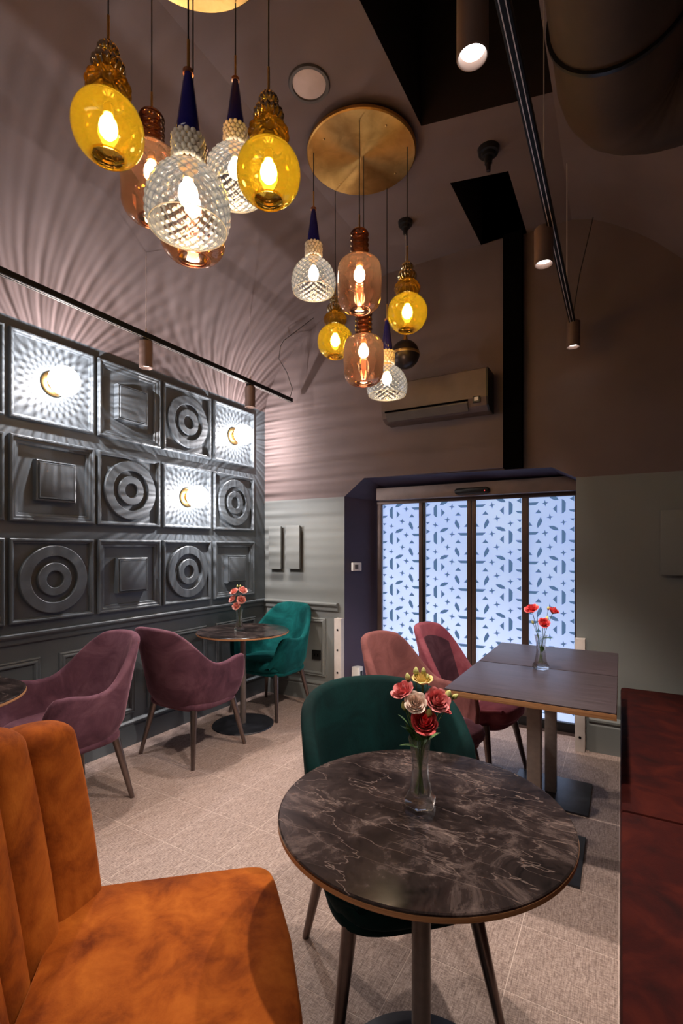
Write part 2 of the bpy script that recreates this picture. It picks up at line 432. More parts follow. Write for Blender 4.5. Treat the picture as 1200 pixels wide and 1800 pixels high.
# mouldings
rail = [(0, .865), (.012, .865), (.016, .872), (.016, .895), (.030, .905), (.036, .915), (.036, .925), (.028, .930), (0, .930)]
rail = [(a, b-.018) for a, b in rail]
base = [(0, 0), (.022, 0), (.022, .135), (.016, .142), (.016, .150), (.026, .156), (.026, .166), (.012, .178), (0, .182)]
bm = bmesh.new(); extrude_y(bm, rail, YF, BW); struct(link('trim_2', bm, M['panelpaint'], None, 25))
bm = bmesh.new(); extrude_y(bm, base, YF, BW); struct(link('baseboard_left', bm, M['panelpaint'], None, 25))
bm = bmesh.new(); extrude_x(bm, [(BW-a*1.3, .833+(b-.847)*1.18) for a, b in rail], .0, .844); struct(link('trim_3', bm, M['greypaint'], None, 25))
bm = bmesh.new(); extrude_x(bm, [(BW-a, b) for a, b in base], .0, .80)
extrude_x(bm, [(BW-a, b*1.35) for a, b in base], 2.86, XR); struct(link('baseboard_back', bm, M['greypaint'], None, 25))
WP = [(0, 0), (0, .010), (.008, .016), (.016, .012), (.024, .018), (.032, .018), (.040, .006), (.040, 0)]
for (y0, y1) in [(-1.56, -1.0), (-.90, -.30), (-.20, .30), (.42, .98), (1.10, 1.658), (1.772, 2.319), (2.427, 3.02), (3.129, 3.66)]:
    link('moulding', wallframe(bmesh.new(), y0, y1, .225, .752, WP), M['panelpaint'], WL, 25)
link('moulding', wallframe(bmesh.new(), .11, .71, .225, .760, WP, 'y', BW), M['greypaint'], WB, 25)

# ================================================================== LEFT WALL RELIEF PANELS + LAMPS
WIDE = [(0, 0), (0, .026), (.006, .032), (.014, .032), (.018, .025), (.030, .025), (.036, .017), (.048, .014), (.052, .006), (.052, 0)]
THIN = [(0, 0), (0, .020), (.006, .026), (.014, .026), (.020, .016), (.026, .014), (.028, 0)]
def ring(bm, cy, cz, ro, ri, h, seg=56):
    R = [(ro, 0), (ro, h-.004), (ro-.004, h), (ri+.003, h), (ri, h-.003), (ri, 0)]
    rr = [[bm.verts.new((hh, cy+r*math.cos(2*PI*k/seg), cz+r*math.sin(2*PI*k/seg))) for k in range(seg)] for r, hh in R]
    for a, b in zip(rr, rr[1:]):
        for k in range(seg): bm.faces.new((a[k], a[(k+1) % seg], b[(k+1) % seg], b[k]))
cols = [(-.100+.0, .41), (.43, .94), (.952, 1.452), (1.480, 1.995), (2.025, 2.532), (2.562, 3.062), (3.100, 3.622)]
rows = [(2.163, 2.683), (1.565, 2.067), (.967, 1.465)]
kinds = ['CSC LSCL', 'SLC SCLC', 'CSS CSCS']
K = {0: {0: 'S', 1: 'C', 2: 'C', 3: 'L', 4: 'S', 5: 'C', 6: 'L'}, 1: {0: 'C', 1: 'S', 2: 'C', 3: 'S', 4: 'C', 5: 'L', 6: 'C'}, 2: {0: 'S', 1: 'C', 2: 'S', 3: 'C', 4: 'S', 5: 'C', 6: 'S'}}
RN = ['top', 'middle', 'bottom']
CN = {1: 'beside the left edge area', 2: 'cut by the left edge of the photo', 3: 'first full column from the left', 4: 'second full column', 5: 'third full column', 6: 'column nearest the back corner'}
def sconce_light(loc):
    l = bpy.data.lights.new('sconce_light', 'POINT'); l.energy = WALL_LAMP; l.color = (1, .94, .95); l.shadow_soft_size = .010
    l.use_nodes = True; t = l.node_tree; em = t.nodes['Emission']
    tc = t.nodes.new('ShaderNodeTexCoord'); sp = t.nodes.new('ShaderNodeSeparateXYZ'); t.links.new(tc.outputs['Normal'], sp.inputs[0])
    def m(op, a, b=None, c=None):
        n = t.nodes.new('ShaderNodeMath'); n.operation = op
        for i, v in enumerate((a, b, c)):
            if v is None: continue
            if isinstance(v, (int, float)): n.inputs[i].default_value = v
            else: t.links.new(v, n.inputs[i])
        return n.outputs[0]
    th = m('ARCTAN2', sp.outputs[2], sp.outputs[1]); ph = m('ARCCOSINE', sp.outputs[0])
    # cross-cut ribs give lozenges close to the base, thin rays farther out; the glass front sends little into the room
    def smooth(x, a, b):
        n = t.nodes.new('ShaderNodeMapRange'); n.interpolation_type = 'SMOOTHSTEP'; t.links.new(x, n.inputs[0])
        n.inputs[1].default_value = a; n.inputs[2].default_value = b; return n.outputs[0]
    near = smooth(ph, 1.88, 2.3)
    a = m('COSINE', m('ADD', m('MULTIPLY', th, 26), m('MULTIPLY', ph, 30)))
    b = m('COSINE', m('SUBTRACT', m('MULTIPLY', th, 26), m('MULTIPLY', ph, 30)))
    loz = m('MULTIPLY', m('ADD', a, b), .5)
    c = m('COSINE', m('ADD', m('MULTIPLY', th, 84), m('MULTIPLY', m('SINE', m('MULTIPLY', th, 3)), 2)))
    d = m('COSINE', m('ADD', m('MULTIPLY', th, 53), m('MULTIPLY', ph, 2.0)))
    e = m('COSINE', m('MULTIPLY', th, 31))
    ray = m('ADD', m('ADD', m('MULTIPLY', c, .26), m('MULTIPLY', d, .20)), m('MULTIPLY', e, .13))
    s = m('ADD', m('MULTIPLY', loz, m('MULTIPLY', near, 1.3)), m('MULTIPLY', ray, m('SUBTRACT', 1, m('MULTIPLY', near, .5))))
    s = m('MULTIPLY', s, m('ADD', m('MULTIPLY', smooth(ph, 1.30, 1.72), .62), .38))
    s = m('MAXIMUM', m('ADD', m('MULTIPLY', s, .85), .58), .10)
    s = m('POWER', s, 1.3)
    s = m('MULTIPLY', s, m('ADD', m('MULTIPLY', smooth(ph, .35, 1.62), .93), .07))
    s = m('MULTIPLY', s, m('SUBTRACT', 1, m('MULTIPLY', smooth(ph, 1.72, 2.45), .72)))
    t.links.new(s, em.inputs['Strength'])
    o = bpy.data.objects.new('sconce_light', l); C.objects.link(o); o.location = loc
for r, (z0, z1) in enumerate(rows):
    for c_, (y0, y1) in enumerate(cols):
        if c_ < 2: continue
        k = K[r][c_]; cy, cz = (y0+y1)/2, (z0+z1)/2
        nm = {'C': 'concentric ring', 'S': 'raised square', 'L': 'plain framed'}[k]
        t = thing('wall_panel', f'slate painted {nm} wall panel, {RN[r]} row, {CN[c_]}', 'wall panel', (0, cy, z0), 0)
        q = bmesh.new(); wallframe(q, y0-cy, y1-cy, 0, z1-z0, WIDE if k == 'S' else THIN)
        link('frame', q, M['panelpaint'], t, 25)
        if k == 'C':
            q = bmesh.new(); ring(q, 0, cz-z0, .208, .143, .026); link('ring', q, M['panelpaint'], t, 25)
            q = bmesh.new(); ring(q, 0, cz-z0, .103, .052, .026); link('ring', q, M['panelpaint'], t, 25)
        elif k == 'S':
            q = B(0, .034, -.122, .122, cz-z0-.122, cz-z0+.122)
            wallframe(q, -.122, .122, cz-z0-.122, cz-z0+.122, [(0, .034), (0, .040), (.006, .044), (.012, .040), (.016, .050), (.022, .050)])
            link('block', q, M['panelpaint'], t, 25)
            link('block_face', B(.034, .050, -.100, .100, cz-z0-.100, cz-z0+.100, .002), M['panelpaint'], t, 25)
        else:
            lz = cz
            names = {(0, 3): 'at upper left nearest the camera', (0, 6): 'in the top row beside the back corner', (1, 5): 'in the middle row below the ring panel'}
            lm = thing('wall_lamp', 'glowing ribbed globe wall lamp throwing rays, ' + names[(r, c_)], 'lamp', (0, cy, lz), 0, 'ribbed globe wall lamps')
            q = lathe([(0, 0), (.075, 0), (.075, .012), (.070, .016), (.045, .020), (.042, .052), (0, .052)], 40)
            link('brass_base', q, M['brass'], lm, 30, None, (0, PI/2, 0))
            q = bmesh.new(); n = 64
            prof = [(.0, .203)]+[(.088*math.sin(PI*i/20), .121+.085*math.cos(PI*i/20)) for i in range(1, 19)]
            lathe(prof, 96, q, lambda a, z: 1+.022*math.cos(32*a))
            link('ribbed_globe', q, M['globe'], lm, 60, None, (0, PI/2, 0))
            sconce_light((.138, cy, lz))

# ================================================================== AUTOMATIC DOOR
door = struct(bpy.data.objects.new('door_1', None)); C.objects.link(door); door.location = (1.9, 4.1, 0)
def D(bm, name, mat, sm=0, par=None):
    o = link(name, bm, mat, par or door, sm)
    o.location = (-1.9, -4.1, 0) if par is None else (0, 0, 0)
    return o
stiles = [(1.098, 1.143), (1.504, 1.540), (1.545, 1.567), (1.930, 1.966), (1.970, 2.006), (2.368, 2.420), (2.748, 2.80)]
fr = {}
for i, (a, b) in enumerate(stiles):
    D(B(a, b, 4.075, 4.125, .02, 1.83, .004), 'stile', M['bronze'] if i != 2 else M['black'], 30)
D(B(1.096, 2.82, 4.07, 4.13, 1.805, 1.835, .003), 'top_rail', M['bronze'], 30)
D(B(1.096, 2.82, 4.07, 4.13, .0, .075, .003), 'bottom_rail', M['black'], 30)
D(B(1.13, 2.82, 3.99, 4.13, 1.835, 1.945, .006), 'header_box', M['header'], 30)
D(B(1.096, 2.80, 4.02, 4.07, -.002, .006), 'floor_track', M['bronze'], 0)
sb = bmesh.new()
pr = []
for k in range(28):
    a = 2*PI*k/28; cx = .112 if math.cos(a) > 0 else -.112
    pr.append((2.0+cx+.030*math.cos(a), 1.873+.026*math.sin(a)))
v0 = [sb.verts.new((x, 3.992, z)) for x, z in pr]; v1 = [sb.verts.new((x, 3.965, z)) for x, z in pr]
v2 = [sb.verts.new((2.0+(x-2.0)*.93, 3.957, 1.873+(z-1.873)*.7)) for x, z in pr]
for P_, Q_ in ((v0, v1), (v1, v2)):
    for k in range(28): sb.faces.new((P_[k], P_[(k+1) % 28], Q_[(k+1) % 28], Q_[k]))
sb.faces.new(v2)
sens = D(sb, 'motion_sensor', M['black'], 40)
o = link('indicator_light', ball(.005, (2.105, 3.960, 1.868), 8, 6), emis('red_led', (1, .05, .05), 3), sens)
u = .000875; vv = .000845
def film_shapes():
    S = []
    S.append([(960, 765), (868, 765), (898, 790), (960, 790)])
    S.append([(845, 590), (902, 590), (873, 556)])
    S.append([(852, 630), (876, 662), (888, 700), (880, 727), (852, 695), (838, 665)])
    S.append([(930, 705), (960, 705), (960, 670)])
    S.append([(690, 752), (702, 728), (735, 712), (778, 712), (760, 735), (724, 752)])
    S.append([(705, 518), (705, 592), (740, 555)])
    S.append([(660, 472), (660, 597), (642, 590), (628, 572), (626, 505), (640, 482)])
    S.append([(549, 565), (600, 565), (582, 583), (549, 590)])
    S.append([(549, 648), (588, 648), (560, 672)])
    S.append([(552, 722), (590, 745), (552, 768)])
    for cx, cy, s in ((767, 630, 27), (812, 500, 27), (645, 680, 25)):
        st = []
        for k in range(8):
            a = PI/4*k+.12; rr = s*1.15 if k % 2 == 0 else s*.38
            s_ = 0; st.append((cx+rr*math.cos(a), cy+rr*math.sin(a)))
        S.append(st)
    return S
SH = film_shapes()
for i, (x0, x1, mir) in enumerate([(1.143, 1.504, False), (1.567, 1.930, False), (2.006, 2.368, True), (2.420, 2.748, True)]):
    yy = 4.105 if i in (0, 3) else 4.085
    p = D(B(x0-.003, x1+.003, yy, yy+.008, .06, 1.82), 'glass_pane', M['pane'])
    bm = bmesh.new()
    for n in range(-8, 3):
        for s in SH:
            pts = []; ca = sum(q_[0] for q_ in s)/len(s); cb = sum(q_[1] for q_ in s)/len(s)
            for (a, b) in s:
                if max(q_[0] for q_ in s) < 955: a = ca+(a-ca)*1.04
                b = cb+(b-cb)*1.06
                du = (960-a)*u*(x1-x0)/.363; X_ = x0+du if mir else x1-du
                Z_ = 1.30+(765-b)*vv+n*.234
                pts.append((X_, Z_))
            if min(q[0] for q in pts) < x0-.012 or max(q[0] for q in pts) > x1+.012: continue
            pts = [(min(max(a, x0), x1), b) for a, b in pts]
            if max(q[1] for q in pts) > 1.84 or min(q[1] for q in pts) < .08:
                continue
            f = bm.faces.new([bm.verts.new((a, yy-.0015, b)) for a, b in pts])
    bmesh.ops.solidify(bm, geom=bm.faces[:], thickness=.001)
    ff = link('window_film', bm, M['film'], p, 0); ff['kind'] = 'stuff'
# ================================================================== BACK WALL FITTINGS
def thermostat(name, label, cat, x, y, z, h, w_=.055):
    t = thing(name, label, cat, (x, y, z), math.radians(-32))
    ca = link('casing', B(-.004, .030, -w_, w_, 0, h, .004), M['whiteplastic'], t, 30)
    link('button', B(.030, .033, -w_*.55, w_*.2, h*.25, h*.75, .001), M['ringgrey'], ca, 30)
thermostat('wall_switch', 'small white switch box on the dark violet door reveal', 'switch', .968, 3.90, 1.20, .075, .045)
t = thing('sensor_box', 'small white floor-standing box with dark window below the violet reveal', 'box', (.985, 3.90, 0), 0)
link('casing', B(-.04, .04, -.035, .035, 0, .335, .004), M['whiteplastic'], t, 30)
link('window', B(.040, .043, -.02, .02, .24, .30), M['black'], t, 0)
for (x0, x1, lab) in [(.835, .905, 'white perforated steel post left of the sliding door'), (2.775, 2.838, 'white perforated steel post right of the sliding door, behind the tables')]:
    t = thing('door_post', lab, 'post', ((x0+x1)/2, 3.77, 0)); hw = (x1-x0)/2
    bm = bmesh.new(); box(bm, -hw, hw, -.03, .03, .0, .78, .003)
    pb = link('post_body', bm, M['white'], t, 30)
    for z in (.10, .30, .50, .68, ):
        q = lathe([(0, 0), (.009, 0), (.009, .003), (.0, .003)], 12)
        link('bolt_hole', q, M['blackmatt'], pb, 20, (.0, -.030, z), (PI/2, 0, 0))
for (x0, x1, y, z0, z1, lab) in [(.091, .236, 0, 1.205, 1.613, 'slim grey plate on the back wall, nearest the left corner'), (.298, .452, 0, 1.210, 1.618, 'slim grey plate on the back wall, nearer the door'), (3.275, 3.60, 0, 1.234, 1.651, 'grey plate on the dark wall at the right edge')]:
    t = thing('wall_plate', lab, 'plate', ((x0+x1)/2, BW, z0)); hw = (x1-x0)/2
    link('plate_face', B(-hw, hw, -.055, -.035, 0, z1-z0, .002), M['greypaint'], t, 20)
    link('backing', B(-hw+.012, hw-.012, -.035, 0, .012, z1-z0-.012), M['ringgrey'], t, 0)
t = thing('wall_socket', 'dark wall socket low in the wainscot beside the teal chair', 'socket', (.61, BW, .375))
link('socket_plate', B(-.046, .046, -.012, 0, 0, .088, .003), M['black'], t, 30)
for sx in (-.018, .018):
    link('socket_hole', B(sx-.006, sx+.006, -.0135, -.012, .03, .055), M['blackmatt'], t, 0)

# air conditioner
t = thing('air_conditioner', 'taupe split air conditioner above the sliding door', 'air conditioner', (1.79, BW-.03, 2.42))
prof = [(0, .0), (-.12, 0), (-.175, .03), (-.197, .085), (-.20, .29), (-.185, .30), (0, .30)]
bm = bmesh.new(); extrude_x(bm, prof, -.415, .415); link('housing', bm, M['ac'], t, 20)
link('side_cap', extrude_x(bmesh.new(), [(a*1.0, b) for a, b in prof], .415, .428), M['black'], t, 20)
bm = bmesh.new(); extrude_x(bm, [(-.150, .012), (-.19, .066), (-.204, .062), (-.204, .055), (-.164, .004)], -.375, .28); link('louver', bm, M['ringgrey'], t, 20)
bm = bmesh.new(); extrude_x(bm, [(-.197, .070), (-.203, .072), (-.203, .082), (-.197, .082)], -.385, .285); link('air_slot', bm, M['blackmatt'], t, 20)
link('display', B(.32, .375, -.203, -.19, .050, .095, .002), M['black'], t, 20)
link('display_label', B(.332, .362, -.205, -.203, .062, .088), M['whiteplastic'], t, 0)

# ================================================================== CEILING FITTINGS
t = thing('ceiling_speaker', 'round flush ceiling speaker with pale pink grille', 'speaker', (1.700, 2.038, CZ))
link('trim_ring', lathe([(.083, -.002), (.086, -.010), (.100, -.010), (.104, -.004), (.104, 0), (.083, 0)], 48), M['ringgrey'], t, 40)
link('grille', lathe([(0, -.006), (.078, -.005), (.084, -.001)], 48), M['spk'], t, 40)
t = thing('ceiling_sensor', 'black stepped ceiling fitting with a short stub near the right track', 'fitting', (2.383, 2.889, CZ))
link('body', lathe([(0, -.085), (.022, -.085), (.022, -.05), (.036, -.048), (.040, -.03), (.056, -.028), (.062, 0)], 32), M['black'], t, 35)
link('stub', lathe([(0, -.135), (.012, -.13), (.015, -.085)], 20), M['ball'], t, 35)
t = thing('ball_pendant', 'dark metal ball pendant hanging behind the glass pendants', 'pendant lamp', (1.72, 3.242, CZ))
link('ceiling_rose', lathe([(0, -.09), (.015, -.088), (.018, -.05), (.030, -.048), (.034, -.028), (.048, -.026), (.052, 0)], 28), M['black'], t, 35)
link('cord', tube([(0, 0, -.09), (0, 0, -.81)], .0022, 6), M['steel'], t)
link('cap', lathe([(.0, -.80), (.010, -.80), (.016, -.835), (.024, -.85), (.02, -.86)], 20), M['brass'], t)
link('ball', ball(.100, (0, 0, -.945), 40, 24), M['ball'], t, 60)
link('band', lathe([(.1005, -.955), (.103, -.952), (.103, -.938), (.1005, -.935)], 48), M['brass'], t)

# round duct with elbow
bm = bmesh.new(); pts = [(3.05, YF, 3.30), (3.05, 1.0, 3.30), (3.05, 2.18, 3.30)]
for k in range(1, 17):
    a = PI/2*k/16; pts.append((3.05+.20*(1-math.cos(a))*1.0, 2.18+.20*math.sin(a), 3.30))
pts += [(XR-.18, 2.38, 3.30)]
rr = .225
pts2 = []
for i in range(len(pts)-1):
    a, b = Vector(pts[i]), Vector(pts[i+1]); n = max(1, int((b-a).length/.12))
    for k in range(n): pts2.append(a.lerp(b, k/n))
pts2.append(Vector(pts[-1]))
rs = [rr*(1+.012*math.sin(i*1.3)*math.cos(i*.57)) for i in range(len(pts2))]
t = thing('air_duct', 'large round brown ventilation duct bending under the right vault', 'duct', (0, 0, 0))
link('duct_body', tube(pts2, rs, 36, bm), M['ductmat'], t, 50)
q = tube([(3.05, 1.93, 3.30), (3.05, 1.945, 3.30)], .238, 36); link('band', q, M['black'], t, 30)

# ------------------------------------------------------------------ lighting tracks
def track_spot(name, label, group, x, y, z, tz, tilt=0, s=1.0):
    t = thing(name, label, 'spotlight', (x, y, z), 0, group)
    link('mount', B(-.016, .016, -.035, .035, tz-z-.034, tz-z-.004, .003), M['black'], t, 30)
    link('stem', tube([(0, 0, .085), (0, 0, tz-z-.03)], .007, 8), M['black'], t, 30)
    body = lathe([(0, .085), (.040, .085), (.0425, .082), (.0425, -.082), (.0385, -.085), (.036, -.080), (.034, -.050), (.0, -.050)], 36)
    cn = link('can', body, M['brownmetal'], t, 35)
    link('lens', lathe([(0, -.066), (.033, -.064), (.034, -.054)], 24), M['lens'], cn, 30)
    return t
def track(name, label, x, z, y0, y1, wires, hangz):
    t = thing(name, label, 'lighting track', (x, 0, z))
    bm = bmesh.new(); box(bm, -.018, .018, y0, y1, 0, .034, .002); link('rail', bm, M['railmat'], t, 30)
    link('contact_strip', B(-.010, -.007, y0, y1-.004, -.0015, .0), M['steel'], t, 0)
    link('contact_strip', B(.007, .010, y0, y1-.004, -.0015, .0), M['steel'], t, 0)
    link('end_cap', B(-.019, .019, y1-.004, y1+.012, -.001, .035, .002), M['black'], t, 30)
    for (wy_, top) in wires:
        link('suspension_wire', tube([(0, wy_, .034), (0, wy_, top-z)], .0022, 6), M['steel'], t)
        link('wire_grip', lathe([(0, 0), (.006, 0), (.006, .02), (.0025, .035), (0, .035)], 10, None, None, True, 0, wy_), M['steel'], t, 30, (0, 0, .034))
    return t
tl = track('lighting_track', 'black suspended lighting track above the slate panel wall', .39, 2.762, YF+.3, 3.70, [(.0, 3.318), (2.11, 3.318), (3.13, 3.318)], 3.3)
tr_ = track('lighting_track', 'black suspended lighting track at the upper right', 2.77, 2.905, YF+.3, 3.62, [(.9, 3.72), (2.21, 3.72), (3.22, 3.72)], 3.7)
link('feed_cable', tube([(0, 3.69, .034), (.02, 3.70, .12), (.0, 3.64, .26), (-.03, 3.56, .36), (0.02, 3.52, .45), (.05, 3.53, .50)], .0028, 6), M['black'], tl)
link('feed_cable', tube([(.05, 3.53, .50), (.16, 3.60, .60), (.28, 3.66, .70)], .0028, 6), M['black'], tl)
link('feed_cable', tube([(0, 3.60, .034), (.04, 3.66, .35), (.12, 3.68, .72)], .0028, 6), M['black'], tr_)
track_spot('track_spotlight', 'taupe cylinder spotlight on the left track, lens lit, above the raised square panels', 'left track spotlights', .39, 2.11, 2.655, 2.762)
track_spot('track_spotlight', 'taupe cylinder spotlight on the left track, nearest the back corner', 'left track spotlights', .39, 3.13, 2.655, 2.762)
track_spot('track_spotlight', 'large nearest brown cylinder spotlight at the top of the right track', 'right track spotlights', 2.70, 1.335, 2.835, 2.905)
track_spot('track_spotlight', 'brown cylinder spotlight at the middle of the right track', 'right track spotlights', 2.735, 2.48, 2.835, 2.905)
track_spot('track_spotlight', 'small farthest cylinder spotlight at the low end of the right track', 'right track spotlights', 2.775, 3.60, 2.835, 2.905)
spot((2.70, 1.335, 2.745), (2.1, 2.0, 0), 110, 95)
spot((2.735, 2.48, 2.745), (2.1, 2.4, 0), 110, 90)
spot((2.775, 3.60, 2.745), (2.3, 2.9, 0), 26, 62)
spot((.39, 2.11, 2.565), (1.9, 1.9, 0), 72, 78)
spot((.39, 3.13, 2.565), (1.0, 3.0, 0), 62, 90)

# ================================================================== PENDANTS
def rod(t, z0, z1, mat='gold_tube'): link('rod', tube([(0, 0, z0), (0, 0, z1)], .0045, 10), M[mat], t, 40)
def bulb(t, z, s=1.0):
    q = lathe([(0, z+.034*s), (.016, z+.034*s), (.016, z+.060), (.010, z+.070), (0, z+.070)], 16)
    hd = link('bulb_holder', q, M['brass'], t, 40)
    q = lathe([(0, z-.045*s), (.016*s, z-.042*s), (.027*s, z-.028*s), (.030*s, z-.010*s), (.026*s, z+.010*s), (.017*s, z+.024*s), (.013*s, z+.034*s), (0, z+.034*s)], 24)
    link('bulb', q, M['bulb'], hd, 60)
def make_amber():
    t = bpy.data.objects.new('glass_pendant', None); C.objects.link(t)
    zz = [(-.002, .050, .034), (.042, .064, .052), (.098, .088, .069)]
    zt = .182
    for (off, h, r) in zz:
        prof = []
        for i in range(13):
            a = PI*(i/12); prof.append((max(.016, r*math.sin(a)**.8) if 0 < i < 12 else .020, zt-off-h/2+h/2*math.cos(a)))
        q = lathe(prof, 80, None, lambda a, z: 1+.075*math.cos(16*a+z*30)); link('ribbed_lobe', q, M['amber_rib'], t, 80)
    prof = []
    for i in range(0, 25):
        a = .16*PI+(.86-.16)*PI*i/24
        prof.append((.113*math.sin(a)**.85 if i else .050, -.100+.105*math.cos(a)))
    R0 = prof[-1]
    prof += [(R0[0]-.004, R0[1]-.003), (R0[0]-.007, R0[1]+.001)]
    sh = link('shade', lathe(prof, 64), M['amber'], t, 80)
    q = bmesh.new(); tube([(R0[0]*math.cos(2*PI*k/40), R0[0]*math.sin(2*PI*k/40), R0[1]) for k in range(41)], .0028, 8, q, False)
    link('rim', q, M['amber'], sh, 80)
    bulb(t, -.085)
    rod(t, .180, .28)
    return t, .28      # local z=0 : top of shade
def make_smoke():
    t = bpy.data.objects.new('glass_pendant', None); C.objects.link(t)
    prof = [(.02, .150), (.040, .146)]
    for k in range(5):
        z = .140-.028*k; prof += [(.047, z-.004), (.050, z-.012), (.046, z-.020), (.038, z-.025)]
    prof += [(.038, .0)]
    link('ribbed_neck', lathe(prof, 48), M['smoke_rib'], t, 80)
    prof = [(.040, .004), (.062, -.004)]
    for i in range(7): a = PI/2*i/6; prof.append((.062+.053*math.sin(a), -.055+.050*math.cos(a)))
    for i in range(5): prof.append((.1155+.002*math.sin(i), -.07-.03*i))
    for i in range(1, 9): a = PI/2*i/8; prof.append((.050+.0655*math.cos(a), -.200-.075*math.sin(a)))
    prof.append((.047, -.272))
    sh = link('shade', lathe(prof, 64), M['smoke'], t, 80)
    q = bmesh.new(); tube([(.050*math.cos(2*PI*k/40), .050*math.sin(2*PI*k/40), -.275) for k in range(41)], .0028, 8, q, False)
    link('rim', q, M['smoke'], sh, 80)
    link('inner_tube', lathe([(.022, -.12), (.026, -.16), (.022, -.21), (.012, -.245)], 24), M['smoke'], t, 80)
    bulb(t, -.075); rod(t, .150, .235)
    return t, .235
def make_silver():
    t = bpy.data.objects.new('glass_pendant', None); C.objects.link(t)
    link('cobalt_cone', lathe([(.012, .275), (.012, .282), (.0, .284)][::-1]+[(.012, .275), (.017, .25), (.025, .19), (.033, .13), (.035, .105), (.028, .085), (.015, .078)], 36), M['cobalt'], t, 60)
    link('collar', lathe([(0, .292), (.016, .290), (.016, .280), (.0, .278)], 24), M['copper'], t, 40)
    q = bmesh.new(); rnd = random.Random(3)
    for row in range(5):
        n = 15
        for k in range(n):
            a = 2*PI*(k+.5*(row % 2))/n; z = .012+.0165*row
            ball(.0095, (.043*math.cos(a), .043*math.sin(a), z), 8, 6, q)
    o = link('bead_cluster', q, M['beads'], t, 80); o['kind'] = 'stuff'
    link('neck', lathe([(.0, .0), (.028, .0), (.030, -.006), (.030, .012), (.015, .014), (.015, .09)], 24), M['brass'], t, 40)
    q = bmesh.new(); N, S = 44, 144; rings = []
    for i in range(N+1):
        f = i/N; a = .07*PI+f*.555*PI
        r = .124*math.sin(a); z = -.138+.138*math.cos(a)
        row = []
        for k in range(S):
            th = 2*PI*k/S
            d = abs(math.sin(11*th+z*110))*abs(math.sin(11*th-z*110))
            rr = r+ (d**.8)*.0045*(1 if f < .97 else 0)
            row.append(q.verts.new((rr*math.cos(th), rr*math.sin(th), z)))
        rings.append(row)
    for a, b in zip(rings, rings[1:]):
        for k in range(S): q.faces.new((a[k], a[(k+1) % S], b[(k+1) % S], b[k]))
    zr = rings[-1][0].co.z; rr = Vector((rings[-1][0].co.x, rings[-1][0].co.y)).length
    sh = link('shade', q, M['silver'], t, 80)
    q = bmesh.new(); tube([(rr*math.cos(2*PI*k/56), rr*math.sin(2*PI*k/56), zr) for k in range(57)], .0020, 8, q, False)
    link('rim', q, M['rimglass'], sh, 80)
    bulb(t, -.078); rod(t, .288, .385)
    return t, .385
PR = {'amber': make_amber(), 'smoke': make_smoke(), 'silver': make_silver()}
used = set()
def pendant(kind, x, y, ztop, label, group, canopy=3.675):
    src, rt = PR[kind]
    if kind in used: t = copy_tree(src)
    else: t = src; used.add(kind)
    t.location = (x, y, ztop); t['label'] = label; t['category'] = 'pendant lamp'; t['group'] = group
    link('cord', tube([(0, 0, rt), (0, 0, canopy-ztop)], .0026, 6), M['black'], t)
    return t
def canopy(x, y, label, screws):
    t = thing('canopy_plate', label, 'ceiling plate', (x, y, CZ))
    dc = link('disc', lathe([(0, -.052), (.308, -.052), (.315, -.046), (.315, -.030), (.30, -.028), (.12, -.025), (.12, 0)], 96), M['disc'], t, 30)
    for (a, r) in screws:
        link('screw', ball(.006, (r*math.cos(a), r*math.sin(a), -.054), 10, 6, None, (1, 1, .6)), M['brass'], dc)
sc = [(2.62+k*PI/2, .245) for k in range(4)]
canopy(1.745, 2.515, 'large round brushed brass ceiling plate above the far pendant cluster', sc)
canopy(1.70, 1.255, 'round brushed brass ceiling plate cut by the top of the photo', sc)
G2, G1 = 'far pendant cluster', 'near pendant cluster'
pendant('silver', 1.522, 2.351, 3.068, 'cut grey crystal dome pendant with blue cone, left of the far cluster', G2)
pendant('amber', 1.477, 2.672, 2.820, 'amber glass pendant with ribbed lobes, low at the left of the far cluster', G2)
pendant('smoke', 1.850, 2.292, 2.940, 'rose brown capsule pendant, upper one at the centre of the far cluster', G2)
pendant('smoke', 1.760, 2.515, 2.630, 'rose brown capsule pendant, lower one at the centre of the far cluster', G2)
pendant('silver', 1.773, 2.812, 2.560, 'cut crystal dome pendant with blue cone, lowest of the far cluster', G2)
pendant('amber', 2.004, 2.579, 2.836, 'amber glass pendant with ribbed lobes, right of the far cluster', G2)
pendant('amber', 1.570, 1.026, 2.905, 'amber glass pendant at the far left of the near cluster', G1)
pendant('smoke', 1.426, 1.316, 2.995, 'rose brown capsule pendant behind the left of the near cluster', G1)
pendant('silver', 1.905, 1.062, 2.578, 'largest cut crystal dome pendant at the front of the near cluster', G1)
pendant('smoke', 1.710, 1.265, 2.730, 'rose brown capsule pendant half hidden behind the front crystal dome', G1)
pendant('silver', 1.661, 1.543, 3.072, 'cut crystal dome pendant second from right in the near cluster', G1)
pendant('amber', 1.965, 1.378, 2.840, 'amber glass pendant at the right end of the near cluster', G1)

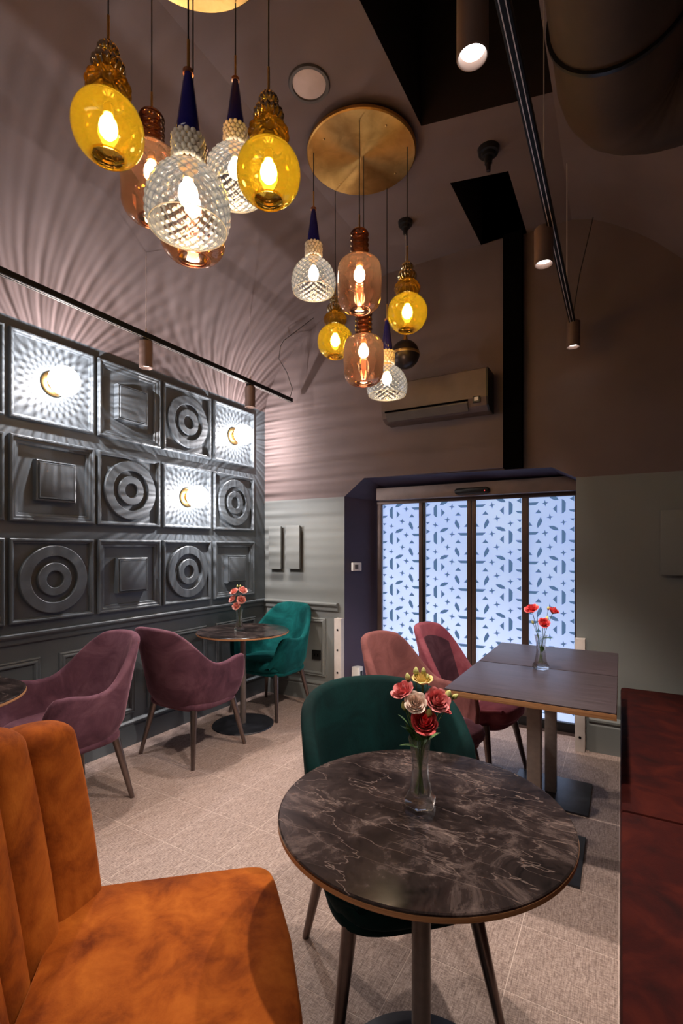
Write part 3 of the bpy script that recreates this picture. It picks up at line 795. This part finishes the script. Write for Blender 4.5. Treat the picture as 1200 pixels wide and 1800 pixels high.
# ================================================================== TABLES
def round_table(x, y, label, H=.75, R=.362):
    t = thing('round_table', label, 'table', (x, y, 0))
    link('tabletop', lathe([(0, H), (R-.004, H), (R-.001, H-.002), (R-.001, H-.006), (0, H-.006)], 96), M['marble'], t, 30)
    link('table_edge', lathe([(0, H-.006), (R, H-.006), (R, H-.016), (R-.004, H-.020), (0, H-.020)], 96), M['ply'], t, 30)
    link('pole', lathe([(0, .012), (.024, .012), (.024, H-.03), (.07, H-.025), (.07, H-.020), (0, H-.020)], 32), M['pole_dark'], t, 40)
    link('base_plate', lathe([(0, .014), (.20, .012), (.238, .008), (.242, .003), (.242, 0), (0, 0)], 72), M['plate'], t, 40)
round_table(2.611, 1.179, 'round dark marble bistro table in the foreground with flowers')
round_table(.433, 2.995, 'round dark marble bistro table against the panel wall')
round_table(.42, .957, 'round dark marble bistro table cut by the left edge')
def rect_table(x, y, w_, d_, label, H=.78):
    t = thing('square_table', label, 'table', (x, y, 0))
    link('tabletop', B(-w_/2, w_/2, -d_/2, d_/2, H-.006, H, .002), M['darkwood'], t, 30)
    link('table_edge', B(-w_/2-.001, w_/2+.001, -d_/2-.001, d_/2+.001, H-.030, H-.006, .002), M['ply'], t, 30)
    link('pole', B(-.03, .03, -.03, .03, .010, H-.035, .004), M['pole'], t, 30)
    link('pole_bracket', B(-.10, .10, -.10, .10, H-.035, H-.030), M['pole'], t, 0)
    link('base_plate', B(-.205, .205, -.20, .20, 0, .010, .002), M['plate'], t, 30)
rect_table(2.70, 2.437, .675, .61, 'nearer square dark wood table by the red bench')
rect_table(2.70, 3.053, .675, .60, 'farther square dark wood table next to the glass door')

# ================================================================== CHAIRS
def sstep(a, b, x):
    t = min(1, max(0, (x-a)/(b-a))); return t*t*(3-2*t)
def tub_shell(top, W=.285, Dp=.27, zb=.35, thick=.045, N=72, flare=.035, lean=.09, smax=1.0, pinch=0):
    """wrap-round upholstered shell; local +x is the front. top(s): rim height along s in -1..1 (0 = back centre)"""
    bm = bmesh.new(); rows = []
    for i in range(N+1):
        s = -smax+2*smax*i/N
        a = abs(s); sg = 1 if s >= 0 else -1
        # plan curve: back semicircle-ish then straight arms
        if a < .55:
            ph = a/.55*PI/2; px = -math.cos(ph)**.75*Dp if math.cos(ph) > 0 else 0; py = math.sin(ph)**.85*W
            nx, ny = -math.cos(ph), math.sin(ph)
        else:
            f = (a-.55)/.45; px = f*Dp*.95; py = W-.012*f*f-pinch*f; nx, ny = 0, 1
            nx = -.02
        py *= sg; ny *= sg
        zt = top(a); row = []; zb_ = zb+.085*sstep(.72, 1, a)**1.5; inn = .03*sstep(.85, 1, a)
        def pt(z, off):
            h = (z-.38)/.5
            ex = flare*max(0, h)+(-.045*(1-min(1, (z-zb_)/.12))**2 if z < zb_+.12 else 0)-inn
            k = lean*max(0, h)**1.2*max(0, -nx)
            return (px+nx*(off+ex)-k, py+ny*(off+ex), z)
        zi = [zb_+.012, .445, .44+(zt-.44)*.35, .44+(zt-.44)*.7, zt-.02]
        zi = [min(q, zt-.012) for q in zi]
        for q in zi: row.append(pt(q, -thick))
        for k in range(1, 6):
            b = PI*k/6; row.append(pt(zt-.02+.02*math.sin(b), -thick/2-thick/2*math.cos(b)))
        for q in zi[::-1]: row.append(pt(q, 0))
        row.append(pt(zb_, -.012))
        rows.append([bm.verts.new(p) for p in row])
    m = len(rows[0])
    for a, b in zip(rows, rows[1:]):
        for k in range(m): bm.faces.new((a[k], a[(k+1) % m], b[(k+1) % m], b[k]))
    bm.faces.new(rows[0]); bm.faces.new(rows[-1][::-1])
    return bm
def seat_bm(x0, x1, W, z0, z1, r=.10, crown=.015, N=40):
    """rounded cushion, superellipse plan"""
    bm = bmesh.new(); prof = [(.0, z0), (.80, z0), (.93, z0+.008), (.99, z0+(z1-z0)*.3), (1.0, z0+(z1-z0)*.6), (.975, z1-.012), (.93, z1-.002), (.75, z1+crown*.5), (.4, z1+crown), (0, z1+crown)]
    cx, hx = (x0+x1)/2, (x1-x0)/2; rings = []
    for (f, z) in prof:
        if f == 0: rings.append([bm.verts.new((cx, 0, z))]); continue
        rr = []
        for k in range(N):
            a = 2*PI*k/N; c, s = math.cos(a), math.sin(a); e = .55
            rr.append(bm.verts.new((cx+hx*f*math.copysign(abs(c)**e, c), W*f*math.copysign(abs(s)**e, s), z)))
        rings.append(rr)
    for a, b in zip(rings, rings[1:]):
        for k in range(N):
            j = (k+1) % N
            if len(a) == 1: bm.faces.new((a[0], b[k], b[j]))
            elif len(b) == 1: bm.faces.new((a[k], b[0], a[j]))
            else: bm.faces.new((a[k], b[k], b[j], a[j]))
    return bm
def legs(t, tx, ty, fx, fy, z=.375, r0=.0235, r1=.0125):
    for sx, sy in ((1, 1), (1, -1), (-1, 1), (-1, -1)):
        a = Vector((sx*tx, sy*ty, z)); b = Vector((sx*fx, sy*fy, 0))
        q = tube([a, b], [r0, r1], 16); o = link('leg', q, M['leg'], t, 40)
def arm_top(a):
    back = .895-.02*(a/.3)**2
    if a < .22: return .905-.03*(a/.22)**2
    if a < .53: return .875-(.875-.645)*sstep(.17, .53, a)
    if a < .86: return .645+.022*sstep(.56, .80, a)
    return .667-.24*((a-.86)/.14)**2.4
def side_top(a):
    if a < .20: return .90-.02*(a/.20)**2
    if a < .62: return .88-.41*sstep(.17, .62, a)
    return .47
def low_arm_top(a):
    if a < .20: return .90-.02*(a/.20)**2
    if a < .52: return .88-.25*sstep(.17, .52, a)
    if a < .80: return .63
    return .63-.20*((a-.80)/.20)**2.2
def tub_top(a):
    if a < .40: return .90-.03*(a/.40)**2
    return .87-.41*sstep(.40, .86, a)
def armchair(x, y, face, mat, label, kind='arm', top=arm_top, group=None, W=.285, seatmat=None, rim=False, seatx=.26):
    t = thing('armchair' if kind == 'arm' else 'dining_chair', label, 'chair', (x, y, 0), face, group)
    link('shell', tub_shell(top, W), mat, t, 60)
    link('seat', seat_bm(-.235, seatx, W-.028, .375, .462), seatmat or mat, t, 50)
    link('seat_base', seat_bm(-.23, seatx-.035, W-.025, .335, .40, crown=0), mat, t, 50)
    legs(t, .175, .185, .245, .25)
    return t
GA = 'purple velvet armchairs at the wall tables'
armchair(.45, 2.46, PI/2, M['purple'], 'purple velvet armchair with its back to the camera at the wall table', group=GA)
armchair(.395, 1.575, -PI/2-.05, M['purple'], 'purple velvet armchair at the left, seat facing the cut-off table', group=GA)
armchair(.40, 3.395, -PI/2, M['teal'], 'teal velvet armchair in the far left corner')
armchair(2.41, 1.46, math.radians(-47.6), M['teal_shaded'], 'teal velvet chair, its shade in the colour, behind the foreground round table', 'dining', tub_top, None, .262, seatx=.285)
t = armchair(2.10, 2.58, math.radians(-18), M['rosebrown'], 'brownish rose velvet chair at the nearer square table', 'dining', low_arm_top, 'velvet chairs at the square tables', .235, M['purple'], seatx=.32)
t = armchair(2.235, 3.10, math.radians(-12), M['pink'], 'pink velvet chair at the farther square table', 'dining', side_top, 'velvet chairs at the square tables', .225, M['pink'], seatx=.30)
# inset back cushion of the pink chair, following the inside of the shell
q = bmesh.new(); rows = []
for i in range(17):
    u_ = -1+2*i/16; row = []
    for j in range(13):
        v_ = j/12; ph = abs(u_)*.34/.55*PI/2*(1-.25*v_); z = .47+.345*v_-.05*v_*u_*u_
        h = (z-.38)/.5; nx, ny = -math.cos(ph), math.sin(ph)
        px, py = -math.cos(ph)**.75*.27, math.sin(ph)**.85*.225
        off = -.045-.004-.010*math.sin(v_*PI)**.5*math.cos(u_*PI/2)**.5 if 0 < i < 16 else -.047
        off += .035*h; k_ = .09*h**1.2*max(0, -nx)
        row.append(q.verts.new((px+nx*off-k_, math.copysign(py+ny*off, u_) if abs(u_) > .01 else 0, z)))
    rows.append(row)
for a, b in zip(rows, rows[1:]):
    for k in range(12): q.faces.new((a[k], a[k+1], b[k+1], b[k]))
bmesh.ops.solidify(q, geom=q.faces[:], thickness=.012)
link('back_cushion', q, M['purple'], t, 60)['label'] = 'darker plum inset back cushion'

# big orange channel-back chair
t = thing('channel_back_chair', 'orange velvet channel-back chair in the left foreground', 'chair', (2.145, .765, 0), math.radians(45))
q = bmesh.new(); N = 32; prof = [(0, .34), (.97, .34), (1.0, .352), (1.0, .452), (.992, .462), (.97, .468), (.7, .474), (.3, .478), (0, .479)]
rings = []
for (f, z) in prof:
    if f == 0: rings.append([q.verts.new((0, 0, z))]); continue
    rr = []
    for k in range(64):
        a = 2*PI*k/64; c, s = math.cos(a), math.sin(a); e = .16 if c > 0 else .22
        X_ = .275*f*math.copysign(abs(c)**e, c); Y_ = .305*f*math.copysign(abs(s)**e, s)
        X_ += .02*f*(1-(Y_/.305)**2) if X_ > .2 else 0
        Y_ *= 1-.06*(X_/.27)
        rr.append(q.verts.new((X_, Y_, z)))
    rings.append(rr)
for a, b in zip(rings, rings[1:]):
    for k in range(64):
        j = (k+1) % 64
        if len(a) == 1: q.faces.new((a[0], b[k], b[j]))
        elif len(b) == 1: q.faces.new((a[k], b[0], a[j]))
        else: q.faces.new((a[k], b[k], b[j], a[j]))
link('seat', q, M['orange'], t, 40)
NC = 5; HW = .33
def backx(y, z):
    h = max(0, (z-.40)/.6)
    return -.335+.115*(abs(y)/HW)**2.2-.09*h
for c_ in range(NC):
    ya, yb = -HW+2*HW*c_/NC, -HW+2*HW*(c_+1)/NC
    q = bmesh.new(); nu, nv = 14, 26; rows = []
    tp = 1.0-.07*(abs((ya+yb)/2)/HW)**2
    for i in range(nu+1):
        a = PI*i/nu; row = []
        yy = (ya+yb)/2-(yb-ya)/2*math.cos(a); bul = math.sin(a)**.7*.050
        for j in range(nv+1):
            f = j/nv
            if f < .72:
                z = .36+(tp-.05-.36)*f/.72; off = .02+bul
            else:
                b = (f-.72)/.28*PI*.62; z = tp-.05+.05*math.sin(b)*(.75+.25*math.sin(a)); off = (.02+bul)*math.cos(b*.8)-.03*(1-math.cos(b))
            w_ = 1-.10*max(0, (.62-z)/.26)-.13*max(0, (z-.72)/.27)**1.8
            row.append(q.verts.new((backx(yy, z)+off, yy*w_*(1+.0*z), z)))
        zl = rows
        # rear side
        row.append(q.verts.new((backx(yy, tp-.06)-.075, yy*.89, tp-.06))); row.append(q.verts.new((backx(yy, .36)-.055, yy*.93, .36)))
        rows.append(row)
    m = len(rows[0])
    for a, b in zip(rows, rows[1:]):
        for k in range(m): q.faces.new((a[k], a[(k+1) % m], b[(k+1) % m], b[k]))
    q.faces.new(rows[0]); q.faces.new(rows[-1][::-1])
    link('back_channel', q, M['orange'], t, 50)
legs(t, .20, .22, .25, .27, .35)

# ================================================================== BENCH
t = thing('bench', 'dark red velvet bench seat along the right side', 'bench', (3.05, 0, 0))
def cushion(y0, y1):
    bm = bmesh.new(); box(bm, 0, .60, y0, y1, .36, .475, .022); return bm
link('seat_cushion', cushion(2.02, 3.79), M['red'], t, 50)
link('seat_cushion', cushion(.20, 2.015), M['red'], t, 50)
link('seat_cushion', cushion(-1.6, .195), M['red'], t, 50)
link('base', B(.03, .60, -1.6, 3.79, 0, .36, .004), M['red'], t, 30)
link('backrest', B(.53, .665, -1.6, 3.79, .475, .92, .03), M['red'], t, 50)

# ================================================================== VASES + FLOWERS
def vase(x, y, z, label, rz=0, s=1.0):
    t = thing('vase', label, 'vase', (x, y, z+.0008), rz, 'small glass table vases')
    hexf = lambda a, zz: 1/math.cos(((a+PI/6) % (PI/3))-PI/6)*.93
    out = [(0, 0), (.030, 0), (.034, .006), (.034, .020), (.030, .026), (.026, .032), (.021, .06), (.0175, .10), (.019, .13), (.0235, .160), (.0265, .175)]
    inn = [(.0250, .175), (.0220, .160), (.0175, .13), (.0158, .10), (.018, .06), (.019, .034), (.012, .026), (0, .026)]
    link('glass_body', lathe([(r*s*1.14, z*s) for r, z in out+inn], 24, None, hexf), M['glass'], t, 22)
    return t
def bloom_bm(R, layers=4, openness=1.0, seed=0):
    rnd = random.Random(seed); bm = bmesh.new()
    for L in range(layers):
        f = L/(layers-1) if layers > 1 else 1
        n = 3+L; rad = R*(.28+.72*f); hgt = R*(1.5-.40*f); wid = PI/n*1.35
        a0 = rnd.random()*6
        for p in range(n):
            ac = a0+2*PI*p/n; g = []
            tilt = rnd.uniform(-.06, .06)
            for i in range(7):
                uu = -1+2*i/6; row = []
                for j in range(6):
                    v = j/5
                    r = rad*(math.sin(min(1, v*1.25)*PI/2)**.7)*(1-.10*uu*uu)+rad*.25*openness*f*max(0, v-.7)/.3+tilt*R*v
                    ww = wid*(.45+.55*math.sin(min(1, v*1.1+.1)*PI/2))*(1-.25*v*v)
                    zz = hgt*v*(1-.20*uu*uu*v)-R*.22*openness*f*max(0, v-.75)/.25+rnd.uniform(-.02, .02)*R
                    row.append(bm.verts.new((r*math.cos(ac+uu*ww), r*math.sin(ac+uu*ww), zz)))
                g.append(row)
            for i in range(6):
                for j in range(5): bm.faces.new((g[i][j], g[i+1][j], g[i+1][j+1], g[i][j+1]))
    return bm
def bud_bm(R, L):
    return lathe([(0, 0), (R*.6, L*.10), (R, L*.35), (R*.85, L*.6), (R*.45, L*.85), (0, L)], 14, None, lambda a, z: 1+.10*math.cos(3*a+z*160))
def leaf_bm(L, W, bend=.3):
    bm = bmesh.new(); rows = []
    for i in range(9):
        f = i/8; w_ = W*math.sin(PI*min(1, f*.97+.03))**.8*(1-.3*f)+.0004
        z = bend*L*(f-f*f*1.4); rows.append([bm.verts.new((L*f, -w_, z)), bm.verts.new((L*f, 0, z-.12*w_)), bm.verts.new((L*f, w_, z))])
    for a, b in zip(rows, rows[1:]):
        for k in range(2): bm.faces.new((a[k], b[k], b[k+1], a[k+1]))
    return bm
def flower(vx, vy, vz, tip, kind, R, mat, label, group, leaves=(), seed=0, face=None, s=1.0):
    """one stem standing in a vase: base inside the vase, bloom or bud at tip (world)"""
    rnd = random.Random(seed)
    t = thing('flower', label, 'flower', (vx, vy, vz), 0, group)
    T = Vector(tip)-Vector((vx, vy, vz))
    d = Vector((T.x, T.y, 0)); dn = d.normalized() if d.length > 1e-5 else Vector((1, 0, 0))
    b0 = -dn*.009*s+Vector((rnd.uniform(-.004, .004), rnd.uniform(-.004, .004), .030*s))
    neck = dn*min(.011*s, d.length)+Vector((0, 0, .150*s))
    pts = [b0, b0.lerp(neck, .5), neck, neck.lerp(T, .4)+Vector((0, 0, .006)), T]
    P2 = []
    for i in range(len(pts)-1):
        for k in range(3): P2.append(pts[i].lerp(pts[i+1], k/3))
    P2.append(T)
    link('stem', tube(P2, .0016 if R > .012 else .0012, 6), M['stem'], t, 60)
    up = (Vector(face) if face else (T-neck)).normalized()
    rot = up.to_track_quat('Z', 'Y').to_euler()
    if kind == 'bloom':
        o = link('bloom', bloom_bm(R*1.1, 5, 1, seed), M[mat], t, 80, T-up*R*.25, rot)
        o.data.materials[0] = M[mat]
        link('sepal', lathe([(0, -R*.35), (R*.16, -R*.32), (R*.42, -R*.1), (R*.55, R*.15), (R*.40, 0)], 10), M['stem'], o, 60, (0, 0, R*.25))
    else:
        o = link('bud', bud_bm(R, R*3.0), M[mat], t, 60, T-up*R*.4, rot)
        link('sepal', lathe([(0, -R*.3), (R*.5, 0), (R*.8, R*.5), (R*.6, R*.3)], 8), M['stem'], o, 60)
    for (f, ang, L, W, pit) in leaves:
        p = neck.lerp(T, f) if f >= 0 else b0.lerp(neck, 1+f)
        link('leaf', leaf_bm(L, W), M['leafm'], t, 60, p, (0, pit, ang))
    return t
# image-right and towards-camera directions for arranging the bouquets
r_ = Vector((math.cos(YAW), math.sin(YAW), 0)); f_ = Vector((-math.sin(YAW), math.cos(YAW), 0))
def at(v, a, h, dpt=0): q = Vector(v)+r_*a+f_*dpt+Vector((0, 0, h)); return (q.x, q.y, q.z)
V1 = (2.604, 1.190, .7508); VG = 'flowers in the foreground vase'
vase(V1[0], V1[1], .75, 'clear faceted glass vase on the foreground round table', .2)
LA = YAW+PI   # leaf pointing image-left
towards = -f_
specs = [(-.040, .285, .0, 'bloom', .024, 'p_pink', 'pink lisianthus bloom at the upper left of the foreground bouquet', [(.1, LA, .055, .014, -.95), (.15, LA+.5, .055, .022, -1.1)], (-.5, .35, .9)),
         (-.017, .268, -.030, 'bloom', .022, 'p_white', 'cream white lisianthus bloom at the centre left of the foreground bouquet', [], (-.1, .8, .6)),
         (.006, .312, .005, 'bloom', .021, 'p_yellow', 'pale yellow lisianthus bloom at the top of the foreground bouquet', [], (.0, .2, 1)),
         (.036, .270, -.02, 'bloom', .025, 'p_pink', 'pink lisianthus bloom at the right of the foreground bouquet', [(.2, LA+2.6, .05, .014, -.9), (.3, YAW-PI/2+.3, .045, .013, -1.1)], (.2, .8, .7)),
         (.002, .218, -.035, 'bloom', .026, 'p_coral', 'coral red lisianthus bloom lowest in the foreground bouquet', [(-.02, LA-.1, .055, .009, -.25), (.35, LA+.3, .060, .024, -.8), (.3, YAW-PI/2, .05, .016, -.9), (.1, YAW+.4, .045, .013, -.9)], (.1, .75, .8)),
         (.058, .238, .02, 'bloom', .018, 'p_coral', 'half hidden coral bloom at the lower right of the foreground bouquet', [(.1, .5, .045, .012, -.7)], (.5, .1, .5)),
         (-.030, .318, .01, 'bud', .0075, 'p_bud', 'yellow green bud at the upper left of the foreground bouquet', [], None),
         (-.008, .332, .015, 'bud', .0075, 'p_bud', 'tallest yellow green bud of the foreground bouquet', [], None),
         (.010, .335, .01, 'bud', .0065, 'p_bud', 'small yellow bud right of the tallest bud, foreground bouquet', [], None),
         (.019, .322, -.002, 'bud', .006, 'p_bud', 'smallest yellow bud above the yellow bloom, foreground bouquet', [], None),
         (.062, .272, -.01, 'bud', .012, 'p_bud', 'fat cream green bud reaching right of the foreground bouquet', [], (.35, .2, .9)),
         (.084, .276, -.005, 'bud', .0065, 'p_bud', 'little green bud at the far right of the foreground bouquet', [], (.7, 0, .6)),
         (-.040, .250, -.01, 'bud', .0085, 'p_bud', 'cream bud below the pink bloom, foreground bouquet left', [(.35, LA+.1, .062, .026, -1.05), (.0, LA-.6, .05, .015, -1.2)], None),
         (.006, .262, -.035, 'bud', .0075, 'p_bud', 'narrow yellow bud between the white and pink blooms', [], None),
         (.014, .243, -.040, 'bud', .0085, 'p_bud', 'yellow bud just above the coral bloom', [(.3, YAW+.9, .04, .012, -.5)], None)]
for i, (a, h, dp, kd, R, mt, lab, lv, fc) in enumerate(specs):
    face = None
    if fc: face = r_*fc[0]+towards*fc[1]+Vector((0, 0, fc[2]))
    flower(*V1, at(V1, a, h, dp), kd, R, mt, lab, VG, lv, i+1, face)
V2 = (2.690, 2.722, .7808); VG2 = 'flowers on the square tables'
vase(V2[0], V2[1], .78, 'clear glass vase on the square dark wood tables', .5)
specs = [(-.045, .300, 0, 'bloom', .028, 'p_coral', 'coral bloom at the left of the square-table vase', [], (-.4, .3, .9)),
         (.062, .292, 0, 'bloom', .022, 'p_coral', 'coral bloom at the right of the square-table vase', [], (.3, .3, .9)),
         (.004, .235, -.02, 'bloom', .023, 'p_coral', 'coral bloom lowest in the square-table vase', [(.1, YAW-.1, .06, .018, -.1), (-.25, YAW-PI/2, .03, .013, 1.2)], (0, .8, .7)),
         (-.022, .320, 0, 'bud', .006, 'p_bud', 'thin bud behind the left bloom, square-table vase', [], None),
         (.038, .308, 0, 'bud', .007, 'p_bud', 'tall bud near the right bloom, square-table vase', [], None),
         (-.040, .235, 0, 'bud', .007, 'p_bud', 'green bud low left, square-table vase', [], None),
         (.030, .250, 0, 'bud', .010, 'p_bud', 'yellow green bud in the middle, square-table vase', [], None)]
for i, (a, h, dp, kd, R, mt, lab, lv, fc) in enumerate(specs):
    face = r_*fc[0]+towards*fc[1]+Vector((0, 0, fc[2])) if fc else None
    flower(*V2, at(V2, a, h, dp), kd, R, mt, lab, VG2, lv, i+40, face)
V3 = (.420, 2.965, .7508); VG3 = 'flowers on the wall table'
vase(V3[0], V3[1], .75, 'clear glass vase on the round wall table', .1)
specs = [(-.035, .300, 0, 'bloom', .028, 'p_salmon', 'salmon bloom at the upper left on the wall table', [], (-.4, .5, .8)),
         (.025, .310, 0, 'bloom', .028, 'p_salmon', 'salmon bloom at the upper right on the wall table', [], (.4, .5, .8)),
         (-.045, .245, 0, 'bloom', .026, 'p_salmon', 'salmon bloom at the middle left on the wall table', [], (-.6, .5, .6)),
         (.015, .240, -.01, 'bloom', .028, 'p_salmon', 'salmon bloom at the middle right on the wall table', [], (.3, .8, .5)),
         (-.015, .192, -.02, 'bloom', .026, 'p_salmon', 'salmon bloom lowest on the wall table', [], (-.2, .8, .5)),
         (-.015, .345, 0, 'bud', .008, 'p_bud', 'left yellow bud at the top on the wall table', [], None),
         (.008, .345, 0, 'bud', .008, 'p_bud', 'right yellow bud at the top on the wall table', [], None)]
for i, (a, h, dp, kd, R, mt, lab, lv, fc) in enumerate(specs):
    face = r_*fc[0]+towards*fc[1]+Vector((0, 0, fc[2])) if fc else None
    flower(*V3, at(V3, a, h, dp), kd, R, mt, lab, VG3, lv, i+70, face)
